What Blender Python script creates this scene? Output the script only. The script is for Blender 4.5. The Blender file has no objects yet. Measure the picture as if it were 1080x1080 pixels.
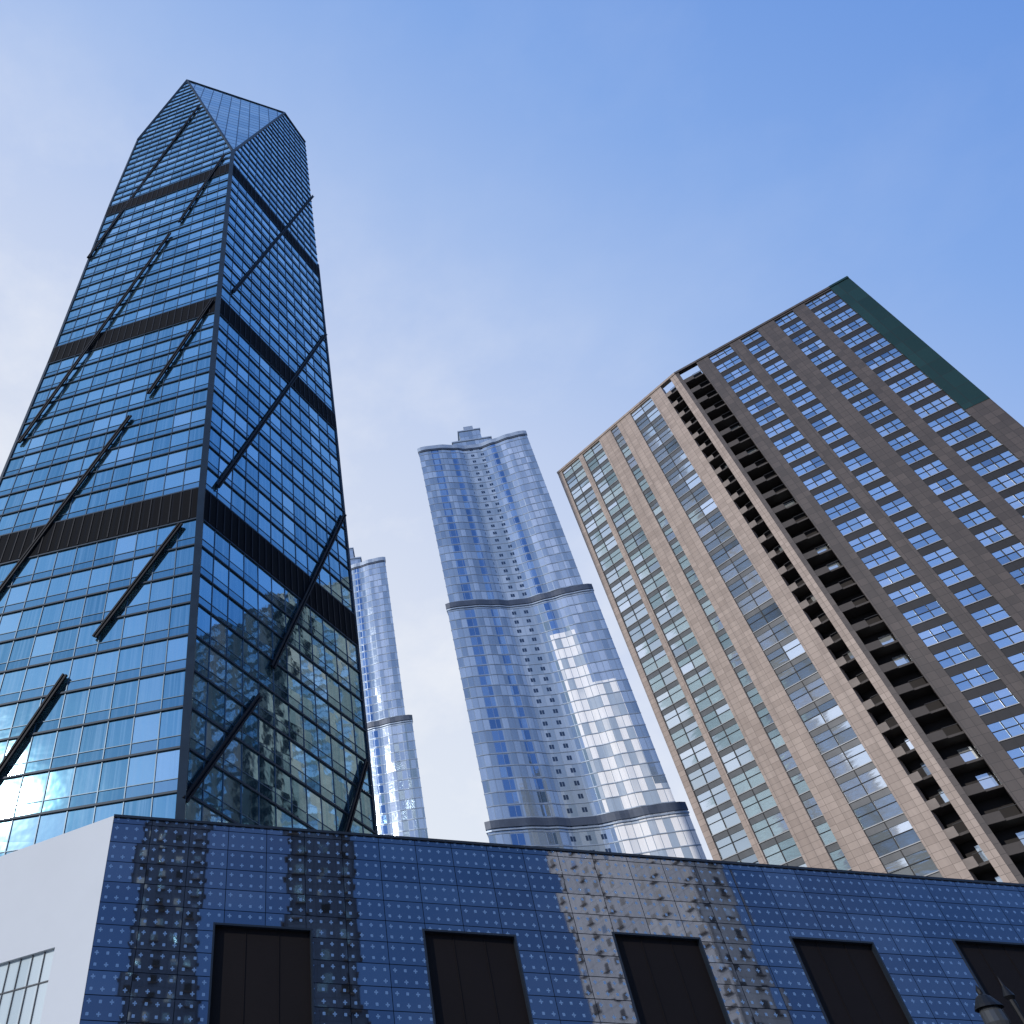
import bpy, math, random
from mathutils import Vector
random.seed(7)
EYE=1.6
scene=bpy.context.scene
V=Vector
# ------------------------------------------------------------------ materials
class NT:
    def __init__(s,name):
        s.m=bpy.data.materials.new(name); s.m.use_nodes=True
        s.t=s.m.node_tree; s.n=s.t.nodes; s.l=s.t.links
        s.p=s.n['Principled BSDF']
    def new(s,t,**k):
        n=s.n.new(t)
        for a,b in k.items(): setattr(n,a,b)
        return n
    def put(s,sock,v):
        if v is None: return
        if isinstance(v,bpy.types.NodeSocket): s.l.new(v,sock)
        else: sock.default_value=v
    def math(s,op,a,b=None,c=None):
        n=s.new('ShaderNodeMath',operation=op)
        s.put(n.inputs[0],a); s.put(n.inputs[1],b)
        if c is not None: s.put(n.inputs[2],c)
        return n.outputs[0]
    def vmath(s,op,a,b=None):
        n=s.new('ShaderNodeVectorMath',operation=op)
        s.put(n.inputs[0],a); s.put(n.inputs[1],b)
        return n.outputs[0]
    def mix(s,f,a,b):
        n=s.new('ShaderNodeMix',data_type='RGBA')
        s.put(n.inputs[0],f); s.put(n.inputs[6],a); s.put(n.inputs[7],b)
        return n.outputs[2]
    def uv(s):
        n=s.new('ShaderNodeTexCoord'); x=s.new('ShaderNodeSeparateXYZ')
        s.l.new(n.outputs['UV'],x.inputs[0]); return n.outputs['UV'],x.outputs[0],x.outputs[1]
    def noise(s,vec,scale,detail=4,rough=.55):
        n=s.new('ShaderNodeTexNoise'); s.put(n.inputs['Vector'],vec)
        n.inputs['Scale'].default_value=scale; n.inputs['Detail'].default_value=detail
        n.inputs['Roughness'].default_value=rough
        return n.outputs[0]
    def ramp(s,f,stops,const=False):
        n=s.new('ShaderNodeValToRGB'); s.put(n.inputs[0],f)
        cr=n.color_ramp
        if const: cr.interpolation='CONSTANT'
        while len(cr.elements)<len(stops): cr.elements.new(.5)
        for e,(p,c) in zip(cr.elements,stops):
            e.position=p; e.color=(c[0],c[1],c[2],1)
        return n.outputs[0]
    def lines(s,x,period,w):
        f=s.math('FRACT',s.math('DIVIDE',x,period))
        return s.math('LESS_THAN',s.math('MULTIPLY',s.math('MINIMUM',f,s.math('SUBTRACT',1.0,f)),period),w/2)

def plain(name,col,rough=.6,metal=0.,var=.15,scale=.6,spec=.5):
    k=NT(name)
    geo=k.new('ShaderNodeNewGeometry')
    nz=k.noise(geo.outputs['Position'],scale,5,.6)
    a=[c*(1-var) for c in col]; b=[min(1,c*(1+var)) for c in col]
    k.put(k.p.inputs['Base Color'],k.ramp(nz,[(.3,a),(.7,b)]))
    k.p.inputs['Roughness'].default_value=rough; k.p.inputs['Metallic'].default_value=metal
    k.p.inputs['Specular IOR Level'].default_value=spec
    return k.m

def glass(name,stops,pw,ph,tilt=.012,rough=.04,metal=.9,line=None,linecol=(.02,.025,.03),wave=.15,punch=None,rows=None,blinds=0,spec=.5):
    k=NT(name); uvv,u,v=k.uv()
    cx=k.math('FLOOR',k.math('DIVIDE',u,pw)); cy=k.math('FLOOR',k.math('DIVIDE',v,ph))
    comb=k.new('ShaderNodeCombineXYZ'); k.put(comb.inputs[0],cx); k.put(comb.inputs[1],cy)
    wn=k.new('ShaderNodeTexWhiteNoise',noise_dimensions='2D'); k.put(wn.inputs['Vector'],comb.outputs[0])
    big=k.noise(uvv,.035,3)
    f=k.math('ADD',k.math('MULTIPLY',wn.outputs['Value'],.75),k.math('MULTIPLY',big,.3))
    col=k.ramp(f,stops)
    rg=rough
    if blinds:
        # half-drawn vertical blinds behind the pane
        mp=k.new('ShaderNodeMapping'); mp.inputs['Scale'].default_value=(3.0,.03,1); k.put(mp.inputs[0],uvv)
        st=k.ramp(k.noise(mp.outputs[0],1.0,3,.6),[(.45,(0,0,0)),(.62,(1,1,1))])
        col=k.mix(k.math('MULTIPLY',st,blinds),col,(.50,.72,.78,1))
    if rows:
        fv=k.math('FRACT',k.math('DIVIDE',v,ph))
        m=k.math('MULTIPLY',k.math('LESS_THAN',fv,rows[0]),rows[1])
        col=k.mix(m,col,(*rows[2],1))
    if punch:
        pu,pv,wu,wv,pc=punch
        fu=k.math('ABSOLUTE',k.math('SUBTRACT',k.math('FRACT',k.math('DIVIDE',u,pu)),.5))
        fv=k.math('ABSOLUTE',k.math('SUBTRACT',k.math('FRACT',k.math('DIVIDE',v,pv)),.5))
        m=k.math('MULTIPLY',k.math('LESS_THAN',fu,wu/2),k.math('LESS_THAN',fv,wv/2))
        col=k.mix(m,col,(*pc,1))
    if line:
        m=k.math('MAXIMUM',k.lines(u,pw,line[0]),k.lines(v,ph,line[1]))
        col=k.mix(m,col,(*linecol,1))
        rg=k.math('ADD',rough,k.math('MULTIPLY',m,.35))
    k.put(k.p.inputs['Base Color'],col); k.put(k.p.inputs['Roughness'],rg)
    k.put(k.p.inputs['Metallic'],metal); k.p.inputs['Specular IOR Level'].default_value=spec
    geo=k.new('ShaderNodeNewGeometry')
    off=k.vmath('MULTIPLY',k.vmath('SUBTRACT',wn.outputs['Color'],(.5,.5,.5)),(tilt*2,tilt*2,tilt*2))
    nn=k.vmath('NORMALIZE',k.vmath('ADD',geo.outputs['Normal'],off))
    if wave>0:
        b=k.new('ShaderNodeBump'); b.inputs['Strength'].default_value=wave; b.inputs['Distance'].default_value=.12
        k.put(b.inputs['Height'],k.noise(uvv,.55,2)); k.put(b.inputs['Normal'],nn); nn=b.outputs[0]
    k.put(k.p.inputs['Normal'],nn)
    return k.m

def stone(name,a,b,pw,ph,jw=.05,rough=.55,jd=.55):
    k=NT(name); uvv,u,v=k.uv()
    cx=k.math('FLOOR',k.math('DIVIDE',u,pw)); cy=k.math('FLOOR',k.math('DIVIDE',v,ph))
    comb=k.new('ShaderNodeCombineXYZ'); k.put(comb.inputs[0],cx); k.put(comb.inputs[1],cy)
    wn=k.new('ShaderNodeTexWhiteNoise',noise_dimensions='2D'); k.put(wn.inputs['Vector'],comb.outputs[0])
    nz=k.noise(uvv,.12,5)
    f=k.math('ADD',k.math('MULTIPLY',wn.outputs['Value'],.5),k.math('MULTIPLY',nz,.55))
    col=k.ramp(f,[(.15,a),(.85,b)])
    m=k.math('MAXIMUM',k.lines(u,pw,jw),k.lines(v,ph,jw))
    col=k.mix(m,col,(a[0]*jd,a[1]*jd,a[2]*jd,1))
    mp=k.new('ShaderNodeMapping'); mp.inputs['Scale'].default_value=(1.5,.04,1); k.put(mp.inputs[0],uvv)
    st=k.ramp(k.noise(mp.outputs[0],1.0,4),[(.45,(1,1,1)),(.75,(.72,.72,.73))])
    mm=k.new('ShaderNodeMix',data_type='RGBA',blend_type='MULTIPLY'); mm.inputs[0].default_value=.8
    k.put(mm.inputs[6],col); k.put(mm.inputs[7],st)
    k.put(k.p.inputs['Base Color'],mm.outputs[2]); k.p.inputs['Roughness'].default_value=rough
    return k.m

M={}
M['blue']=glass('tower_blue_glass',[(.08,(.14,.34,.44)),(.45,(.24,.50,.61)),(.75,(.37,.66,.76)),(.97,(.62,.86,.92))],2.4,4.0,tilt=.014,wave=.08,rows=(.30,.5,(.09,.24,.34)),blinds=.35)
M['blue_lines']=glass('tower_blue_glass_gridded',[(.1,(.17,.34,.42)),(.5,(.23,.42,.50)),(.95,(.32,.52,.60))],2.4,4.0,tilt=.02,line=(.22,.5),linecol=(.05,.10,.15))
M['band']=glass('louvre_band',[(.1,(.003,.0035,.005)),(.9,(.006,.007,.009))],1.2,6,tilt=.0,rough=.8,metal=.0,line=(.22,.01),linecol=(.014,.016,.02),wave=0,spec=.12)
M['dwin']=plain('dark_window',(.02,.024,.03),.3)
M['mull']=plain('dark_mullion_metal',(.022,.04,.062),.5,.2,spec=.25)
M['mull2']=plain('blue_mullion_metal',(.055,.11,.165),.4,.3)
M['brace']=plain('brace_steel',(.007,.009,.014),.6,.0,spec=.2)
M['silver']=glass('silver_curtain_panel',[(.1,(.27,.36,.47)),(.5,(.38,.48,.59)),(.95,(.60,.70,.80))],1.6,3.4,tilt=.03,rough=.12,metal=.5,line=(.14,.4),linecol=(.26,.33,.42),wave=.3)
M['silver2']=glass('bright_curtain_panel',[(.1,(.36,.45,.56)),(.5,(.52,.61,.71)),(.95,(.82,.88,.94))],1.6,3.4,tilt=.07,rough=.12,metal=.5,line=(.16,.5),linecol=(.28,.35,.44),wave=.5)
M['glare']=glass('painted_glare_panel',[(.30,(.38,.47,.58)),(.38,(.99,.99,.98)),(.88,(1,1,1)),(.95,(.6,.68,.78))],1.6,3.4,tilt=.05,rough=.35,metal=.0,line=(.14,.35),linecol=(.34,.41,.50),wave=.3)  # sun glare on the curved tower, painted in as white panels
M['bstrip']=glass('blue_window_strip',[(.1,(.13,.24,.42)),(.5,(.24,.39,.62)),(.95,(.60,.74,.86))],1.6,3.4,tilt=.05,rough=.06,metal=.78,line=(.12,.7),linecol=(.36,.44,.54))
M['punch']=glass('panel_with_small_windows',[(.1,(.29,.38,.48)),(.5,(.38,.47,.57)),(.95,(.56,.65,.74))],1.7,3.4,tilt=.02,rough=.22,metal=.35,line=(.1,.3),linecol=(.27,.34,.43),punch=(3.4,3.4,.34,.36,(.04,.07,.13)))
M['ledge']=plain('silver_ledge',(.36,.43,.52),.4,.3)
M['dband']=plain('dark_ledge_band',(.07,.09,.13),.5,.2)
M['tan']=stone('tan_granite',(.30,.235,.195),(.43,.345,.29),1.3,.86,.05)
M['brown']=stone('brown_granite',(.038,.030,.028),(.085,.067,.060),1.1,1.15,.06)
M['teal']=glass('teal_glass_panel',[(.1,(.005,.030,.030)),(.9,(.010,.045,.045))],2.0,3.45,tilt=.004,rough=.4,metal=.2,line=(.05,.05),spec=.3)
M['wlight']=glass('apartment_window_glass',[(.06,(.18,.23,.27)),(.22,(.50,.57,.59)),(.6,(.74,.80,.80)),(.95,(.97,.99,.98))],1.25,3.45,tilt=.06,rough=.06,metal=.72)
M['wblue']=glass('office_window_glass',[(.06,(.16,.24,.34)),(.3,(.46,.60,.70)),(.6,(.70,.84,.92)),(.95,(.97,1.0,1.0))],1.25,3.45,tilt=.06,rough=.05,metal=.88)
M['frame']=plain('window_frame',(.30,.31,.32),.45,.3)
M['dframe']=plain('dark_window_frame',(.018,.019,.023),.5,.0,spec=.3)
M['spand']=plain('spandrel_panel',(.12,.125,.13),.3,.4)
M['black']=plain('black_recess_wall',(.020,.017,.016),.7,spec=.3)  # near-black back wall of balcony bays and tower core
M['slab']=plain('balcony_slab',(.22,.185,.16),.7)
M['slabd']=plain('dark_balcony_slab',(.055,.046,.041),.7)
M['white']=plain('white_render',(.57,.615,.655),.7,0,.03,.35)
M['frost']=glass('frosted_window',[(.1,(.46,.56,.60)),(.9,(.60,.69,.72))],.42,2.2,tilt=.01,rough=.25,metal=.2)
M['louvre']=plain('brown_screen_panel',(.010,.0075,.0075),.7,.0,.1,spec=.2)
M['cop']=plain('coping_metal',(.02,.03,.045),.4,.3)
M['roof']=plain('roof_gravel',(.22,.22,.21),.9)
M['conc']=stone('concrete_cladding',(.84,.84,.84),(.90,.90,.90),3.2,3.0,.08,.8)
M['concd']=stone('bluish_cladding',(.12,.19,.32),(.18,.26,.40),3.2,3.0,.08,.5)
M['asph']=plain('asphalt',(.05,.05,.052),.9,0,.25,3)
M['pave']=stone('paving_slabs',(.26,.25,.24),(.36,.35,.33),.6,.6,.02,.85)
M['kerb']=plain('kerb_stone',(.34,.33,.32),.85)
M['paint']=plain('road_paint',(.75,.75,.72),.7)
M['grd']=plain('ground_surface',(.14,.14,.125),.95,0,.3,.4)
M['iron']=plain('lamp_iron',(.012,.013,.015),.45,.5)
M['opal']=plain('lamp_glass',(.05,.055,.06),.15)

def podium_mat():
    k=NT('printed_podium_glass'); uvv,u,v=k.uv()
    pitch=.27
    cx=k.math('FLOOR',k.math('DIVIDE',u,pitch)); cy=k.math('FLOOR',k.math('DIVIDE',v,pitch))
    fu=k.math('MULTIPLY',k.math('ABSOLUTE',k.math('SUBTRACT',k.math('FRACT',k.math('DIVIDE',u,pitch)),.5)),pitch)
    fv=k.math('MULTIPLY',k.math('ABSOLUTE',k.math('SUBTRACT',k.math('FRACT',k.math('DIVIDE',v,pitch)),.5)),pitch)
    par=k.math('FLOORED_MODULO',k.math('ADD',cx,cy),2.0)
    arm=k.math('ADD',.036,k.math('MULTIPLY',par,.016))
    th=k.math('ADD',.016,k.math('MULTIPLY',k.math('SUBTRACT',1.0,par),.014))
    p1=k.math('MULTIPLY',k.math('LESS_THAN',fu,arm),k.math('LESS_THAN',fv,th))
    p2=k.math('MULTIPLY',k.math('LESS_THAN',fv,arm),k.math('LESS_THAN',fu,th))
    dot=k.math('MAXIMUM',p1,p2)
    comb=k.new('ShaderNodeCombineXYZ')
    k.put(comb.inputs[0],k.math('FLOOR',k.math('DIVIDE',u,1.08))); k.put(comb.inputs[1],k.math('FLOOR',k.math('DIVIDE',v,.54)))
    wn=k.new('ShaderNodeTexWhiteNoise',noise_dimensions='2D'); k.put(wn.inputs['Vector'],comb.outputs[0])
    col=k.ramp(wn.outputs['Value'],[(0,(.18,.20,.25)),(1,(.25,.27,.32))])
    col=k.mix(k.math('MULTIPLY',dot,.8),col,(.20,.36,.58,1))
    ln=k.math('MAXIMUM',k.lines(u,1.08,.018),k.lines(v,.54,.020))
    col=k.mix(ln,col,(.01,.014,.02,1))
    k.put(k.p.inputs['Base Color'],col)
    k.put(k.p.inputs['Roughness'],k.math('ADD',.02,k.math('MULTIPLY',k.math('MAXIMUM',ln,dot),.3)))
    k.put(k.p.inputs['Metallic'],k.math('SUBTRACT',.97,k.math('MULTIPLY',dot,.55)))
    geo=k.new('ShaderNodeNewGeometry')
    off=k.vmath('MULTIPLY',k.vmath('SUBTRACT',wn.outputs['Color'],(.5,.5,.5)),(.007,.007,.007))
    nn=k.vmath('NORMALIZE',k.vmath('ADD',geo.outputs['Normal'],off))
    b=k.new('ShaderNodeBump'); b.inputs['Strength'].default_value=.012; b.inputs['Distance'].default_value=.03
    k.put(b.inputs['Height'],k.noise(uvv,1.6,1)); k.put(b.inputs['Normal'],nn)
    k.put(k.p.inputs['Normal'],b.outputs[0])
    return k.m
M['pod']=podium_mat()

# ------------------------------------------------------------------ mesh helpers
class MB:
    def __init__(s): s.v=[]; s.f=[]; s.uv=[]; s.mi=[]; s.mats=[]
    def mat(s,m):
        if m not in s.mats: s.mats.append(m)
        return s.mats.index(m)
    def poly(s,pts,uvs,m):
        i=len(s.v); s.v+= [tuple(p) for p in pts]; s.f.append(list(range(i,i+len(pts))))
        s.uv+= [tuple(q) for q in uvs]; s.mi.append(s.mat(m))
    def box8(s,a,b,m,uo=(0,0)):
        def q(p0,p1,p2,p3):
            w=(p1-p0).length; h=(p3-p0).length
            s.poly([p0,p1,p2,p3],[(uo[0],uo[1]),(uo[0]+w,uo[1]),(uo[0]+w,uo[1]+h),(uo[0],uo[1]+h)],m)
        q(a[3],a[2],a[1],a[0]); q(*b)
        for i in range(4):
            j=(i+1)%4; q(a[i],a[j],b[j],b[i])
    def beam(s,p,q,w,h,up,m):
        d=(q-p).normalized(); sd=d.cross(up).normalized(); u=sd.cross(d).normalized()
        def loop(c): return [c-sd*w/2-u*h/2,c+sd*w/2-u*h/2,c+sd*w/2+u*h/2,c-sd*w/2+u*h/2]
        s.box8(loop(p),loop(q),m)
    def obj(s,name,parent=None):
        me=bpy.data.meshes.new(name); me.from_pydata(s.v,[],s.f)
        for m in s.mats: me.materials.append(M[m])
        uvl=me.uv_layers.new(name='UVMap')
        flat=[c for q in s.uv for c in q]; uvl.data.foreach_set('uv',flat)
        me.polygons.foreach_set('material_index',s.mi); me.update()
        o=bpy.data.objects.new(name,me); scene.collection.objects.link(o)
        if parent: o.parent=parent
        return o
class Wall:
    def __init__(s,mb,p0,p1):
        s.mb=mb; s.p0=V((p0[0],p0[1],0)); e=V((p1[0],p1[1],0)); s.L=(e-s.p0).length
        s.d=(e-s.p0).normalized(); s.n=V((s.d.y,-s.d.x,0))
    def P(s,u,z,o): return s.p0+s.d*u+s.n*o+V((0,0,z+EYE))
    def box(s,u0,u1,z0,z1,o0,o1,m):
        c=[[[s.P(u,z,o) for o in (o0,o1)] for z in (z0,z1)] for u in (u0,u1)]
        g=lambda i,j,k:c[i][j][k]
        Q=s.mb.poly
        Q([g(0,0,1),g(1,0,1),g(1,1,1),g(0,1,1)],[(u0,z0),(u1,z0),(u1,z1),(u0,z1)],m)
        Q([g(1,0,0),g(0,0,0),g(0,1,0),g(1,1,0)],[(u1,z0),(u0,z0),(u0,z1),(u1,z1)],m)
        Q([g(0,0,0),g(0,0,1),g(0,1,1),g(0,1,0)],[(o0,z0),(o1,z0),(o1,z1),(o0,z1)],m)
        Q([g(1,0,1),g(1,0,0),g(1,1,0),g(1,1,1)],[(o1,z0),(o0,z0),(o0,z1),(o1,z1)],m)
        Q([g(0,1,1),g(1,1,1),g(1,1,0),g(0,1,0)],[(u0,o1),(u1,o1),(u1,o0),(u0,o0)],m)
        Q([g(0,0,0),g(1,0,0),g(1,0,1),g(0,0,1)],[(u0,o0),(u1,o0),(u1,o1),(u0,o1)],m)
    def pane(s,u0,u1,z0,z1,o,m,cx,cy,pw=1.25,ph=3.45):
        a,b=cx*pw+.05,cx*pw+pw-.05; c,e=cy*ph+.1,cy*ph+ph-.1
        s.mb.poly([s.P(u0,z0,o),s.P(u1,z0,o),s.P(u1,z1,o),s.P(u0,z1,o)],[(a,c),(b,c),(b,e),(a,e)],m)
def empty(name):
    e=bpy.data.objects.new(name,None); scene.collection.objects.link(e); return e
def lerp(a,b,t): return a+(b-a)*t

# ------------------------------------------------------------------ glass skyscraper
def glass_skyscraper():
    par=empty('glass_skyscraper')
    Z=[-1.6,32.5,70,116,178]
    C=[(-7.2,62.3),(-8.27,61),(-9.43,60),(-10.27,59),(-11.07,57.5)]
    L=[(-37.6,71),(-37.8,70),(-37.9,68.8),(-37.7,68.2),(-37.95,66.9)]
    R=[(11,86.5),(10,84.5),(9.3,82.05),(8.68,81.2),(7.67,80.7)]
    def at(T,z):
        if z>=Z[-1]: return V((*T[-1],z+EYE))
        for i in range(4):
            if z<=Z[i+1]:
                t=max(0,(z-Z[i])/(Z[i+1]-Z[i])); return V((lerp(T[i][0],T[i+1][0],t),lerp(T[i][1],T[i+1][1],t),z+EYE))
    def Bk(z): return at(L,z)+at(R,z)-at(C,z)*1.0
    faces={
     'l':(lambda t,z: at(C,z).lerp(at(L,z),t), lambda z: 0 if z<183 else .669*(z-183)/85, lambda z:1 if z<222 else 1-.331*(z-222)/46, 268),
     'r':(lambda t,z: at(C,z).lerp(at(R,z),t), lambda z: 0 if z<183 else .5907*(z-183)/80, lambda z:1 if z<178 else 1-.072*(z-178)/82, 262)}
    bands=[(67.4,72.6),(113.4,118.4),(171.0,176.0)]
    cuts=[-1.6,67.4,72.6,113.4,118.4,171.0,176.0,183,222,260]
    def floors(zt):
        out=[]; pts=[c for c in cuts if c<zt]+[zt]
        for a,b in zip(pts[:-1],pts[1:]):
            if any(abs(a-q[0])<.01 for q in bands): out.append((a,b,True)); continue
            n=max(1,round((b-a)/4.0))
            for i in range(n): out.append((lerp(a,b,i/n),lerp(a,b,(i+1)/n),False))
        return out
    fac=MB(); mul=MB(); up=V((0,0,1)); row=0
    for key,(P,t0,t1,zt) in faces.items():
        N=(P(1,100)-P(0,100)).normalized().cross(up); 
        if N.y>0: N=-N
        for (a,b,band) in floors(zt):
            row+=1
            ta0,ta1,tb0,tb1=t0(a),t1(a),t0(b),t1(b)
            m='band' if band else 'blue'
            v0=row*4.0+.01; v1=row*4.0+3.99
            fac.poly([P(ta0,a),P(ta1,a),P(tb1,b),P(tb0,b)],[(ta0*28.8,v0),(ta1*28.8,v0),(tb1*28.8,v1),(tb0*28.8,v1)],m)
            mul.beam(P(ta0,a)+N*.06,P(ta1,a)+N*.06,.2,.2,up,'mull')
            if not band:
                zz=lerp(a,b,.30); mul.beam(P(t0(zz),zz)+N*.02,P(t1(zz),zz)+N*.02,.07,.07,up,'mull2')
        for k in range(0,13):
            t=k/12; zs=[q for q in [i*.5-1.6 for i in range(int((zt+1.6)*2))] if t0(q)-1e-6<=t<=t1(q)+1e-6]
            if not zs: continue
            lv=[c for c in Z+[183,222] if zs[0]<c<zs[-1]]
            pts=[zs[0]]+lv+[zs[-1]]
            w=.09 if 0<k<12 else .4
            for a,b in zip(pts[:-1],pts[1:]):
                mul.beam(P(t,a)+N*.03,P(t,b)+N*.03,w,.10 if 0<k<12 else .3,N,'mull2' if 0<k<12 else 'mull')
        for a,b in bands:   # louvre panel over the services floor
            mul.box8([P(0,a+.15)+N*.0,P(1,a+.15),P(1,a+.15)+N*.16,P(0,a+.15)+N*.16],[P(0,b-.15),P(1,b-.15),P(1,b-.15)+N*.16,P(0,b-.15)+N*.16],'band')
            for k in range(25):
                t=k/24; mul.beam(P(t,a+.2)+N*.18,P(t,b-.2)+N*.18,.14,.12,N,'brace')
    Pl=faces['l'][0]; Pr=faces['r'][0]
    Ct=at(C,183); Pk=Pl(.669,268); LS=Pl(1,222); RS=Pr(.928,260); QQ=Pr(.5907,262)
    fac.poly([Ct,QQ,Pk],[(14,183),(26,262),(0,268)],'blue_lines')
    Bt=Bk(262)
    fac.poly([Pk,QQ,RS,Bt],[(0,0),(28,0),(34,20),(0,26)],'roof')
    fac.poly([Pk,Bt,Bk(222),LS],[(0,268),(24,262),(24,222),(0,222)],'blue_lines')
    for i in range(4):
        a,b=Z[i],Z[i+1]
        fac.poly([at(L,b),Bk(b),Bk(a),at(L,a)],[(0,b),(29,b),(29,a),(0,a)],'blue_lines')
        fac.poly([Bk(b),at(R,b),at(R,a),Bk(a)],[(0,b),(29,b),(29,a),(0,a)],'blue_lines')
    fac.poly([LS,Bk(222),Bk(178),at(L,178)],[(0,222),(29,222),(29,178),(0,178)],'blue_lines')
    fac.poly([Bt,RS,at(R,178),Bk(178)],[(0,260),(29,260),(29,178),(0,178)],'blue_lines')
    Nt=(QQ-Ct).cross(Pk-Ct).normalized()
    if Nt.y>0: Nt=-Nt
    for p,q in ((Ct,Pk),(Ct,QQ),(Pk,QQ),(Pk,LS),(QQ,RS)): mul.beam(p,q,.5,.5,Nt,'mull')
    for i in range(4): mul.beam(at(C,Z[i]),at(C,Z[i+1]),.75,.75,V((0,-1,0)),'mull')
    mul.beam(at(C,178),Ct,.75,.75,V((0,-1,0)),'mull')
    fac.obj('curtain_wall',par); mul.obj('mullions',par)
    br=MB()
    def brace(key,t0,z0,t1,z1):
        P=faces[key][0]; N=(P(1,100)-P(0,100)).normalized().cross(up)
        if N.y>0: N=-N
        o=.40 if key=='l' else .38
        a=P(t0,z0)+N*o; b=P(t1,z1)+N*o
        side=(b-a).normalized().cross(N)
        for s in (-.2,.2): br.beam(a+side*s,b+side*s,.2,.24,N,'brace')
        br.beam(a-N*.1,b-N*.1,.3,.08,N,'brace')
    for q in [(.42,231,1.0,151),(.06,182,.338,153),(.391,149,.97,92),(.03,117,.313,95.3),(.387,91,.98,49),
              (.07,66.8,.344,53),(.425,49,.98,14)]: brace('l',*q)
    for q in [(.985,219,.095,123.6),(.99,145.5,.073,74.4),(.99,92,.40,54),(.33,49.4,.0,34),(.97,51,.55,27)]: brace('r',*q)
    br.obj('diagonal_braces',par)
glass_skyscraper()

# ------------------------------------------------------------------ curved silver towers
def curved(name,p0,p1,H,b1,b2,grow,glare=True):
    par=empty(name)
    prof=[(0,.9),(.07,1.1),(.2,.9),(.34,.0),(.44,-1.0),(.56,-1.1),(.70,.0),(.84,1.1),(.94,1.5),(1,1.5)]
    def off(s):
        for (a,x),(b,y) in zip(prof[:-1],prof[1:]):
            if s<=b:
                t=(s-a)/(b-a); t=t*t*(3-2*t); return lerp(x,y,t)*1.15
        return prof[-1][1]*1.15
    A=V((*p0,0)); B=V((*p1,0)); d0=(B-A).normalized(); n=V((d0.y,-d0.x,0))
    body=MB(); led=MB(); N=44
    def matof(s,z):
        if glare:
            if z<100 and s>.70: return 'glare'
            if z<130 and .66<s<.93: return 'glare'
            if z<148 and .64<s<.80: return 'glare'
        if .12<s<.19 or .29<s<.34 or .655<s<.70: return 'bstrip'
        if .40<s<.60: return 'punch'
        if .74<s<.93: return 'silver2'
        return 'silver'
    secs=[(-1.6,b1,grow[0],[-1.6,b1]),(b1,b2,grow[1],[b1,100,130,148,b2]),(b2,H,(0,0),[b2,H])]
    for (za,zb,(gl,gr),sub) in secs:
        a=A-d0*gl; b=B+d0*gr; W=(b-a).length; dep=26
        fr=[(a+(b-a)*(i/N)+n*off(i/N),i/N*W) for i in range(N+1)]
        def up(p,z): return p+V((0,0,z+EYE))
        for z0,z1 in zip(sub[:-1],sub[1:]):
            for i in range(N):
                (p,u0),(q,u1)=fr[i],fr[i+1]
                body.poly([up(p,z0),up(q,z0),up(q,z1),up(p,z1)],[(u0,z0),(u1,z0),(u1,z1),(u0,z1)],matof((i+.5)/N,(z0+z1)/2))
        bl=a-n*dep+d0*5; brr=b-n*dep-d0*5
        loop=[f[0] for f in fr]+[brr,bl]
        for p,q in ((fr[-1][0],brr),(brr,bl),(bl,fr[0][0])):
            w=(q-p).length; body.poly([up(p,za),up(q,za),up(q,zb),up(p,zb)],[(0,za),(w,za),(w,zb),(0,zb)],'silver')
        body.poly([up(p,zb) for p in loop],[(p.x,p.y) for p in loop],'roof')
        def ring(z,h,o,m):
            L2=loop; k=len(L2); outs=[]
            for i in range(k):
                t=(L2[(i+1)%k]-L2[i-1]); nn=V((t.y,-t.x,0)).normalized(); outs.append(L2[i]+nn*o)
            for i in range(k):
                j=(i+1)%k
                A0,B0,A1,B1=up(outs[i],z),up(outs[j],z),up(outs[i],z+h),up(outs[j],z+h)
                led.poly([A0,B0,B1,A1],[(0,0),(1,0),(1,1),(0,1)],m)
                led.poly([up(L2[i],z),up(L2[j],z),B0,A0],[(0,0),(1,0),(1,1),(0,1)],m)
                led.poly([A1,B1,up(L2[j],z+h),up(L2[i],z+h)],[(0,0),(1,0),(1,1),(0,1)],m)
        z=math.ceil(za/3.4)*3.4
        while z<zb-2: 
            ring(z-.1,.18,.10,'ledge'); z+=3.4
        ring(zb-1.9,1.9,.3,'ledge' if zb==H else 'dband')
        if zb!=H: ring(zb-2.6,.35,.3,'ledge')
        else: ring(zb-2.7,.45,.25,'dband')
    c=(A+B)/2-n*6+d0*1.5
    w=Wall(led,(c.x-d0.x*7,c.y-d0.y*7),(c.x+d0.x*7,c.y+d0.y*7))
    w.box(0,14,H,H+9,-10,0,'silver'); w.box(3.2,11,H+9,H+16,-8,-.6,'silver'); w.box(5.5,9,H+16,H+20,-6,-1.4,'ledge')
    w.box(-.4,14.4,H+9,H+9.6,-10.4,.3,'ledge'); w.box(2.8,11.4,H+16,H+16.5,-8.4,-.3,'ledge')
    body.obj('curved_curtain_wall',par); led.obj('floor_ledges_and_crown',par)
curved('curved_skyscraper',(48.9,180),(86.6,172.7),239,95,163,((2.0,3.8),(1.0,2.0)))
curved('curved_skyscraper',(4.5,244),(41.5,237),240,95,163,((2.0,3.8),(1.0,2.0)),False)

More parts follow.
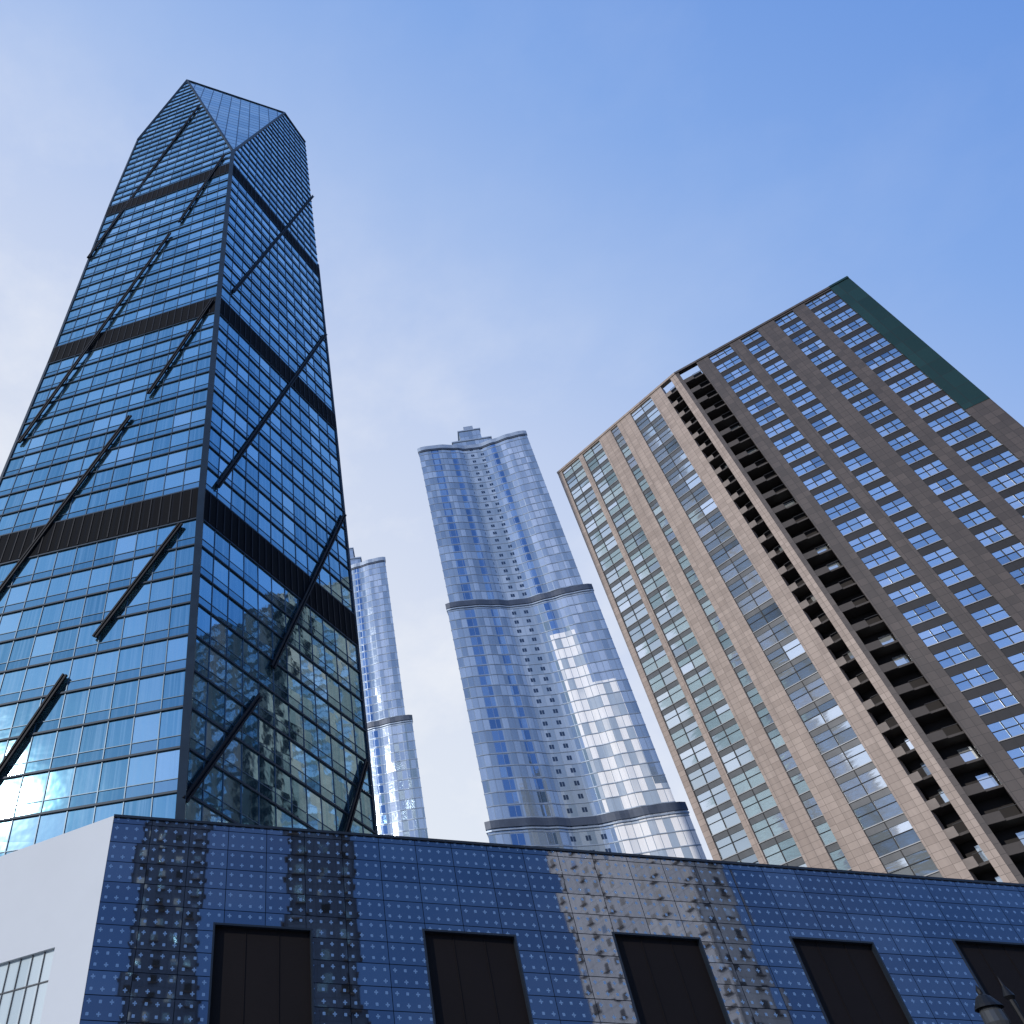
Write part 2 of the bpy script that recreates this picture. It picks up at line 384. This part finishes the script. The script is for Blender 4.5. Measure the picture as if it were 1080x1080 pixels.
# ------------------------------------------------------------------ stone apartment tower
def stone_tower():
    par=empty('stone_clad_high_rise')
    H=138.; fh=3.45; nf=40; cell=0
    pA=(59.1,110.2); pM=(76.6,85.2); pB=(101.5,65.1)
    st=MB(); gl=MB(); fr=MB()
    wa=Wall(st,pA,pM); wb=Wall(st,pM,pB)
    def strip(w,a,b,kind,stone_m,base):
        u0,u1=a*w.L,b*w.L
        if kind=='S': w.mb=st; w.box(u0,u1,-1.6,H,-1.2,0,stone_m); return
        if kind=='T':
            w.mb=st; w.box(u0,u1,99,H,-1.2,.05,'teal'); w.box(u0,u1,-1.6,99,-1.2,0,'brown'); return
        if kind=='B':
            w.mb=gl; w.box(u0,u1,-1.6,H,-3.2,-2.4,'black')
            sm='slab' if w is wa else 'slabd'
            for f in range(nf):
                z=f*fh
                w.mb=fr; w.box(u0,u1,z-.28,z,-2.3,-.25,'slabd')
                w.box(u0,u0+(u1-u0)*.5,z-.25,z+.85,-.24,-.1,sm)
                w.box(u0+(u1-u0)*.5,u1,z+1.0,z+1.06,-.25,-.18,'dframe')
                w.mb=gl
                if random.random()<.3: w.box(u0+(u1-u0)*.55,u1-.15,z+.3,z+2.5,-2.38,-2.3,'wlight')
            return
        light=(w is wa)
        n=max(1,round((u1-u0)/(2.1 if light else 1.3)))
        gm='wlight' if light else 'wblue'
        s0=.62 if light else 1.0
        for f in range(nf):
            z=f*fh
            w.mb=gl
            for i in range(n):
                ua,ub=lerp(u0,u1,i/n),lerp(u0,u1,(i+1)/n)
                w.pane(ua,ub,z+s0,z+2.235,-.28,gm,base+i,2*f)
                w.pane(ua,ub,z+2.235,z+fh-.2,-.28,gm,base+i,2*f+(1 if random.random()<.4 else 0))
            w.mb=fr; w.box(u0,u1,z-.2,z+s0,-.7,-.22,'spand' if light else 'dframe')
            if light: w.box(u0,u1,z+s0,z+s0+.1,-.27,-.12,'frame')
            else: w.box(u0,u1,z+s0-.02,z+s0+.08,-.215,-.12,'frame')
            w.box(u0,u1,z+2.2,z+2.27,-.275,-.2,'dframe')
        w.mb=fr
        for i in range(n+1):
            u=lerp(u0,u1,i/n); ww=.06
            w.box(max(u0,u-ww),min(u1,u+ww),-1.6,H-.3,-.7,-.17,'dframe')
        w.mb=st; w.box(u0,u1,H-.3,H,-1.2,-.02,stone_m)
    lay=[(0,.035,'S'),(.035,.19,'W'),(.19,.222,'S'),(.222,.37,'W'),(.37,.47,'S'),(.47,.525,'W'),(.525,.635,'S'),(.635,.80,'W'),(.80,.885,'S'),(.885,.96,'B'),(.96,1.0,'S')]
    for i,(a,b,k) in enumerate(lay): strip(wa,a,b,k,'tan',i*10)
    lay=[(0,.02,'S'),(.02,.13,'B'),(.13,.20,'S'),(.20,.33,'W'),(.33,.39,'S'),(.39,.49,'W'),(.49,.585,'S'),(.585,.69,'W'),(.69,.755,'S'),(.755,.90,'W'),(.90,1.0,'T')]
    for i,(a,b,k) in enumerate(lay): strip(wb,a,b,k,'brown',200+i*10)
    dep=24
    na,nb=wa.n,wb.n
    A=V((*pA,0)); Mm=V((*pM,0)); B=V((*pB,0))
    nm=(na+nb).normalized()
    f=[A-na*3.3,Mm-nm*3.3,B-nb*3.3]; bk=[B-nb*dep,Mm-nm*dep,A-na*dep]
    ring=f+bk
    z0,z1=V((0,0,0)),V((0,0,H-.6+EYE))
    for i in range(6):
        p,q=ring[i],ring[(i+1)%6]; w=(q-p).length
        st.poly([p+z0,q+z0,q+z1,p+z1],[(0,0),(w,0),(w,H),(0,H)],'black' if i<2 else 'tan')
    st.poly([p+z1 for p in ring],[(p.x,p.y) for p in ring],'roof')
    for P0,n,m in ((A,na,'tan'),(B,nb,'brown')):
        q=P0-n*dep
        st.poly([P0-n*1.2,q,q+z1,P0-n*1.2+z1],[(0,0),(dep,0),(dep,H),(0,H)],m)
    wa.mb=st; wb.mb=st
    wa.box(.0,wa.L,H,H+.5,-.8,.15,'tan'); wb.box(0,wb.L*.9,H,H+.5,-.8,.15,'brown'); wb.box(wb.L*.9,wb.L,H,H+.5,-.8,.2,'teal')
    st.obj('stone_piers_and_walls',par); gl.obj('window_glass',par); fr.obj('frames_spandrels_and_balconies',par)
stone_tower()

# ------------------------------------------------------------------ podium
def podium():
    par=empty('podium_building')
    H=11.5; P0=(-4.77,21.45); d=V((.9883,.1526,0))
    P1=(P0[0]+d.x*55,P0[1]+d.y*55)
    fa=MB(); wi=MB(); si=MB()
    w=Wall(fa,P0,P1)
    xs=[(-1.84,8.85),(3.68,9.03),(9.04,9.28),(14.37,9.48),(19.58,9.73),(24.9,9.9),(30.2,10.0),(35.5,10.0),(40.8,10.0)]
    cur=0.
    for x,zt in xs:
        u0=(x-P0[0])/d.x; u1=u0+2.6; zb=2.6
        w.mb=fa
        w.box(cur,u0,-1.6,H,-.4,0,'pod')
        w.box(u0,u1,zt,H,-.4,0,'pod'); w.box(u0,u1,-1.6,zb,-.4,0,'pod')
        w.mb=wi
        w.box(u0,u1,zb,zt,-.38,-.12,'louvre')
        for a,b,c,e in ((u0,u0+.05,zb,zt),(u1-.05,u1,zb,zt),(u0+.05,u1-.05,zt-.05,zt),(u0+.05,u1-.05,zb,zb+.05)): w.box(a,b,c,e,-.12,.02,'cop')
        for q in (.333,.667): w.box(lerp(u0,u1,q)-.012,lerp(u0,u1,q)+.012,zb+.05,zt-.05,-.12,-.105,'louvre')
        cur=u1
    w.mb=fa; w.box(cur,55,-1.6,H,-.4,0,'pod')
    w.mb=wi; w.box(0,55,H,H+.07,-.5,.05,'cop')
    ds=V((-.8396,.5433,0)); Q=(P0[0]+ds.x*30,P0[1]+ds.y*30)
    s=Wall(si,Q,P0); L=s.L
    zt=8.35; a0,a1=L-5.6,L-1.32
    s.box(0,a0,-1.6,H+.05,-.4,0,'white'); s.box(a1,L,-1.6,H+.05,-.4,0,'white')
    s.box(a0,a1,zt,H+.05,-.4,0,'white'); s.box(a0,a1,-1.6,3,-.4,0,'white')
    s.mb=wi; s.box(a0,a1,3,zt,-.35,-.1,'frost')
    k=10
    for i in range(k+1):
        u=lerp(a0,a1,i/k); s.box(u-.012,u+.012,3,zt,-.1,-.07,'spand')
    for z in (3.03,5.2,7.6): s.box(a0,a1,z-.015,z+.015,-.1,-.075,'spand')
    nb=V((-d.y,d.x,0))
    p=[V((*P0,0)),V((*P1,0)),V((*P1,0))+nb*24,V((Q[0]+9,Q[1]+8,0)),V((*Q,0))]
    z=V((0,0,H-.15+EYE)); si.poly([q+z for q in p],[(q.x,q.y) for q in p],'roof')
    for i in (1,2,3):
        a,b=p[i],p[i+1]; wd=(b-a).length
        si.poly([a,b,b+z,a+z],[(0,0),(wd,0),(wd,13),(0,13)],'white')
    fa.obj('printed_glass_facade',par); wi.obj('screens_and_copings',par); si.obj('white_side_wall_and_roof',par)
podium()

# ------------------------------------------------------------------ apartment blocks behind the viewer (mirrored in the glass)
def block(cx,cy,w,dp,h,ang,fm='conc',pl=.15):
    par=empty('apartment_block'); mb=MB(); wn=MB()
    c,s_=math.cos(ang),math.sin(ang)
    cor=[(cx+x*c-y*s_,cy+x*s_+y*c) for x,y in ((w/2,dp/2),(-w/2,dp/2),(-w/2,-dp/2),(w/2,-dp/2))]
    for i in range(4):
        p,q=cor[i],cor[(i+1)%4]
        W=Wall(mb,p,q)
        if W.n.dot(V((cx-p[0],cy-p[1],0)))>0: W=Wall(mb,q,p)
        W.mb=mb; W.box(0,W.L,-1.6,h,-.5,0,fm)
        n=max(2,int(W.L/3.2))
        for f in range(int(h/3.0)):
            for j in range(n):
                if j%5==4: continue
                u=(j+.5)*W.L/n; z=f*3.0+.8
                W.mb=wn; W.box(u-.65,u+.65,z,z+1.3,.01,.03,'wlight' if random.random()<pl else 'dwin')
                if j%2==0: W.box(u-.9,u+.9,z-.25,z-.1,.0,.5,'slab')
    z=V((0,0,h+EYE)); mb.poly([V((*p,0))+z for p in cor],[p for p in cor],'roof')
    mb.obj('walls',par); wn.obj('windows_and_sills',par)
block(110,-92,38,9,190,math.radians(88))
block(22,-125,9,14,150,math.radians(-78),'concd',.7)
block(35.5,-72,6.5,10,112,math.radians(-70),'concd',.7)

# ------------------------------------------------------------------ street lamp
def lathe(mb,prof,c,m,n=16):
    for (r0,z0),(r1,z1) in zip(prof[:-1],prof[1:]):
        for i in range(n):
            a,b=2*math.pi*i/n,2*math.pi*(i+1)/n
            p=lambda r,z,t:V((c[0]+r*math.cos(t),c[1]+r*math.sin(t),c[2]+z))
            mb.poly([p(r0,z0,a),p(r0,z0,b),p(r1,z1,b),p(r1,z1,a)],[(0,0),(1,0),(1,1),(0,1)],m)
def lamp(x,y):
    par=empty('street_lamp'); mb=MB(); g=MB()
    lathe(mb,[(0.26,0),(.26,.12),(.2,.2),(.17,.7),(.12,.85),(.075,1.0),(.06,4.9),(.09,4.95),(.09,5.05),(.05,5.1),(.045,6.1),(.08,6.15),(.02,6.3),(.0,6.45)],(x,y,0),'iron')
    for sx in (-1,1):
        pts=[V((x,y,5.4))+V((sx*t*.42,0,.25*math.sin(t*math.pi)+.1*t)) for t in [i/8 for i in range(9)]]
        for p,q in zip(pts[:-1],pts[1:]): mb.beam(p,q,.05,.05,V((0,1,0)),'iron')
        cx=x+sx*.42
        lathe(mb,[(.0,.02),(.06,.0),(.05,.08),(.12,.12)],(cx,y,5.48),'iron')
        lathe(g,[(.11,.12),(.17,.3),(.16,.45),(.14,.5)],(cx,y,5.48),'opal')
        lathe(mb,[(.2,.5),(.18,.54),(.1,.66),(.04,.7),(.04,.76),(.0,.84)],(cx,y,5.48),'iron')
    mb.obj('post_and_brackets',par); g.obj('lantern_glass',par)
lamp(11.25,14.0)

# ------------------------------------------------------------------ ground, road, pavement
g=MB(); g.poly([V((-3000,-3000,0)),V((3000,-3000,0)),V((3000,3000,0)),V((-3000,3000,0))],[(0,0),(6000,0),(6000,6000),(0,6000)],'grd'); g.obj('ground')
def slab(name,u0,u1,o0,o1,h,m,thick=True):
    mb=MB(); d=V((.9883,.1526,0)); n=V((.1526,-.9883,0)); P=V((-4.77,21.45,0))
    a=[P+d*u0+n*o0,P+d*u0+n*o1,P+d*u1+n*o1,P+d*u1+n*o0]
    if thick: mb.box8(a,[p+V((0,0,h)) for p in a],m)
    else: mb.poly([p+V((0,0,h)) for p in a],[(u0,o0),(u0,o1),(u1,o1),(u1,o0)],m)
    return mb.obj(name)
slab('pavement',-60,120,.05,12,.13,'pave'); slab('kerb',-60,120,12,12.3,.15,'kerb')
slab('road',-60,120,12.3,26.3,.004,'asph',False)
slab('kerb',-60,120,26.3,26.6,.15,'kerb'); slab('pavement',-60,120,26.6,34,.13,'pave')
mk=MB()
d=V((.9883,.1526,0)); n=V((.1526,-.9883,0)); P=V((-4.77,21.45,.008))
for i in range(30):
    u=-60+i*6; a=P+d*u+n*19.2; mk.poly([a,a+n*.15,a+n*.15+d*3,a+d*3],[(0,0),(1,0),(1,1),(0,1)],'paint')
mk.obj('road_marking')

# ------------------------------------------------------------------ light
EL=25
sunv=V((-.8,-.6,0)).normalized()*math.cos(math.radians(EL))+V((0,0,math.sin(math.radians(EL))))
L=bpy.data.lights.new('sun','SUN'); L.energy=2.4; L.angle=math.radians(.5); L.color=(1,.94,.87)
so=bpy.data.objects.new('sun',L); scene.collection.objects.link(so); so.rotation_euler=sunv.to_track_quat('Z','Y').to_euler()
wd=bpy.data.worlds.new('World'); scene.world=wd; wd.use_nodes=True
nt=wd.node_tree; bg=nt.nodes['Background']; N_=nt.nodes.new; lk=nt.links.new
sk=N_('ShaderNodeTexSky'); sk.sky_type='NISHITA'; sk.sun_disc=False
sk.sun_elevation=math.radians(EL); sk.sun_rotation=math.atan2(sunv.x,sunv.y)
sk.air_density=1.0; sk.dust_density=1.0; sk.ozone_density=1.5
tc=N_('ShaderNodeTexCoord')
dt=N_('ShaderNodeVectorMath'); dt.operation='DOT_PRODUCT'; lk(tc.outputs['Generated'],dt.inputs[0]); dt.inputs[1].default_value=(-.4,.7,-.3)
ma=N_('ShaderNodeMath'); ma.operation='MULTIPLY_ADD'; lk(dt.outputs['Value'],ma.inputs[0]); ma.inputs[1].default_value=.5; ma.inputs[2].default_value=.5
hz=N_('ShaderNodeValToRGB'); lk(ma.outputs[0],hz.inputs[0])
def lin(c): return tuple(((x/255+.055)/1.055)**2.4 if x>10 else x/255/12.92 for x in c)+(1,)
cr=hz.color_ramp
st_=[(.08,(74,120,188)),(.28,(102,150,228)),(.38,(136,175,238)),(.45,(167,195,243)),(.53,(199,215,247)),(.63,(224,232,249)),(.73,(236,242,250))]
while len(cr.elements)<len(st_): cr.elements.new(.5)
for e,(p,c) in zip(cr.elements,st_): e.position=p; e.color=lin(c)
sc=N_('ShaderNodeVectorMath'); sc.operation='SCALE'; lk(hz.outputs[0],sc.inputs[0]); sc.inputs['Scale'].default_value=1/.15
m0=N_('ShaderNodeMix'); m0.data_type='RGBA'; m0.inputs[0].default_value=.9
lk(sk.outputs[0],m0.inputs[6]); lk(sc.outputs[0],m0.inputs[7])
mp=N_('ShaderNodeMapping'); mp.inputs['Scale'].default_value=(1,1,1.8); lk(tc.outputs['Generated'],mp.inputs[0])
nz=N_('ShaderNodeTexNoise'); nz.inputs['Scale'].default_value=4.0; nz.inputs['Detail'].default_value=8; nz.inputs['Roughness'].default_value=.6
lk(mp.outputs[0],nz.inputs['Vector'])
rp=N_('ShaderNodeValToRGB'); rp.color_ramp.elements[0].position=.46; rp.color_ramp.elements[1].position=.75
rp.color_ramp.elements[0].color=(0,0,0,1); rp.color_ramp.elements[1].color=(1,1,1,1)
lk(nz.outputs[0],rp.inputs[0])
mr=N_('ShaderNodeMapRange'); lk(ma.outputs[0],mr.inputs['Value']); mr.inputs['From Min'].default_value=.45; mr.inputs['From Max'].default_value=.68
mr.inputs['To Min'].default_value=.06; mr.inputs['To Max'].default_value=.85
mu=N_('ShaderNodeMath'); mu.operation='MULTIPLY'; lk(rp.outputs[0],mu.inputs[0]); lk(mr.outputs[0],mu.inputs[1])
mx=N_('ShaderNodeMix'); mx.data_type='RGBA'
lk(mu.outputs[0],mx.inputs[0]); lk(m0.outputs[2],mx.inputs[6]); mx.inputs[7].default_value=(6.2,6.3,6.5,1)
lk(mx.outputs[2],bg.inputs[0]); bg.inputs[1].default_value=.15

# ------------------------------------------------------------------ camera
cd=bpy.data.cameras.new('camera'); cd.sensor_width=36; cd.lens=28.67; cd.shift_x=.2222; cd.clip_end=8000; cd.clip_start=.1
co=bpy.data.objects.new('camera',cd); scene.collection.objects.link(co)
co.location=(0,0,EYE); co.rotation_euler=(math.radians(90+48.72),0,0); scene.camera=co
scene.view_settings.view_transform='Standard'; scene.view_settings.look='None'; scene.view_settings.exposure=0
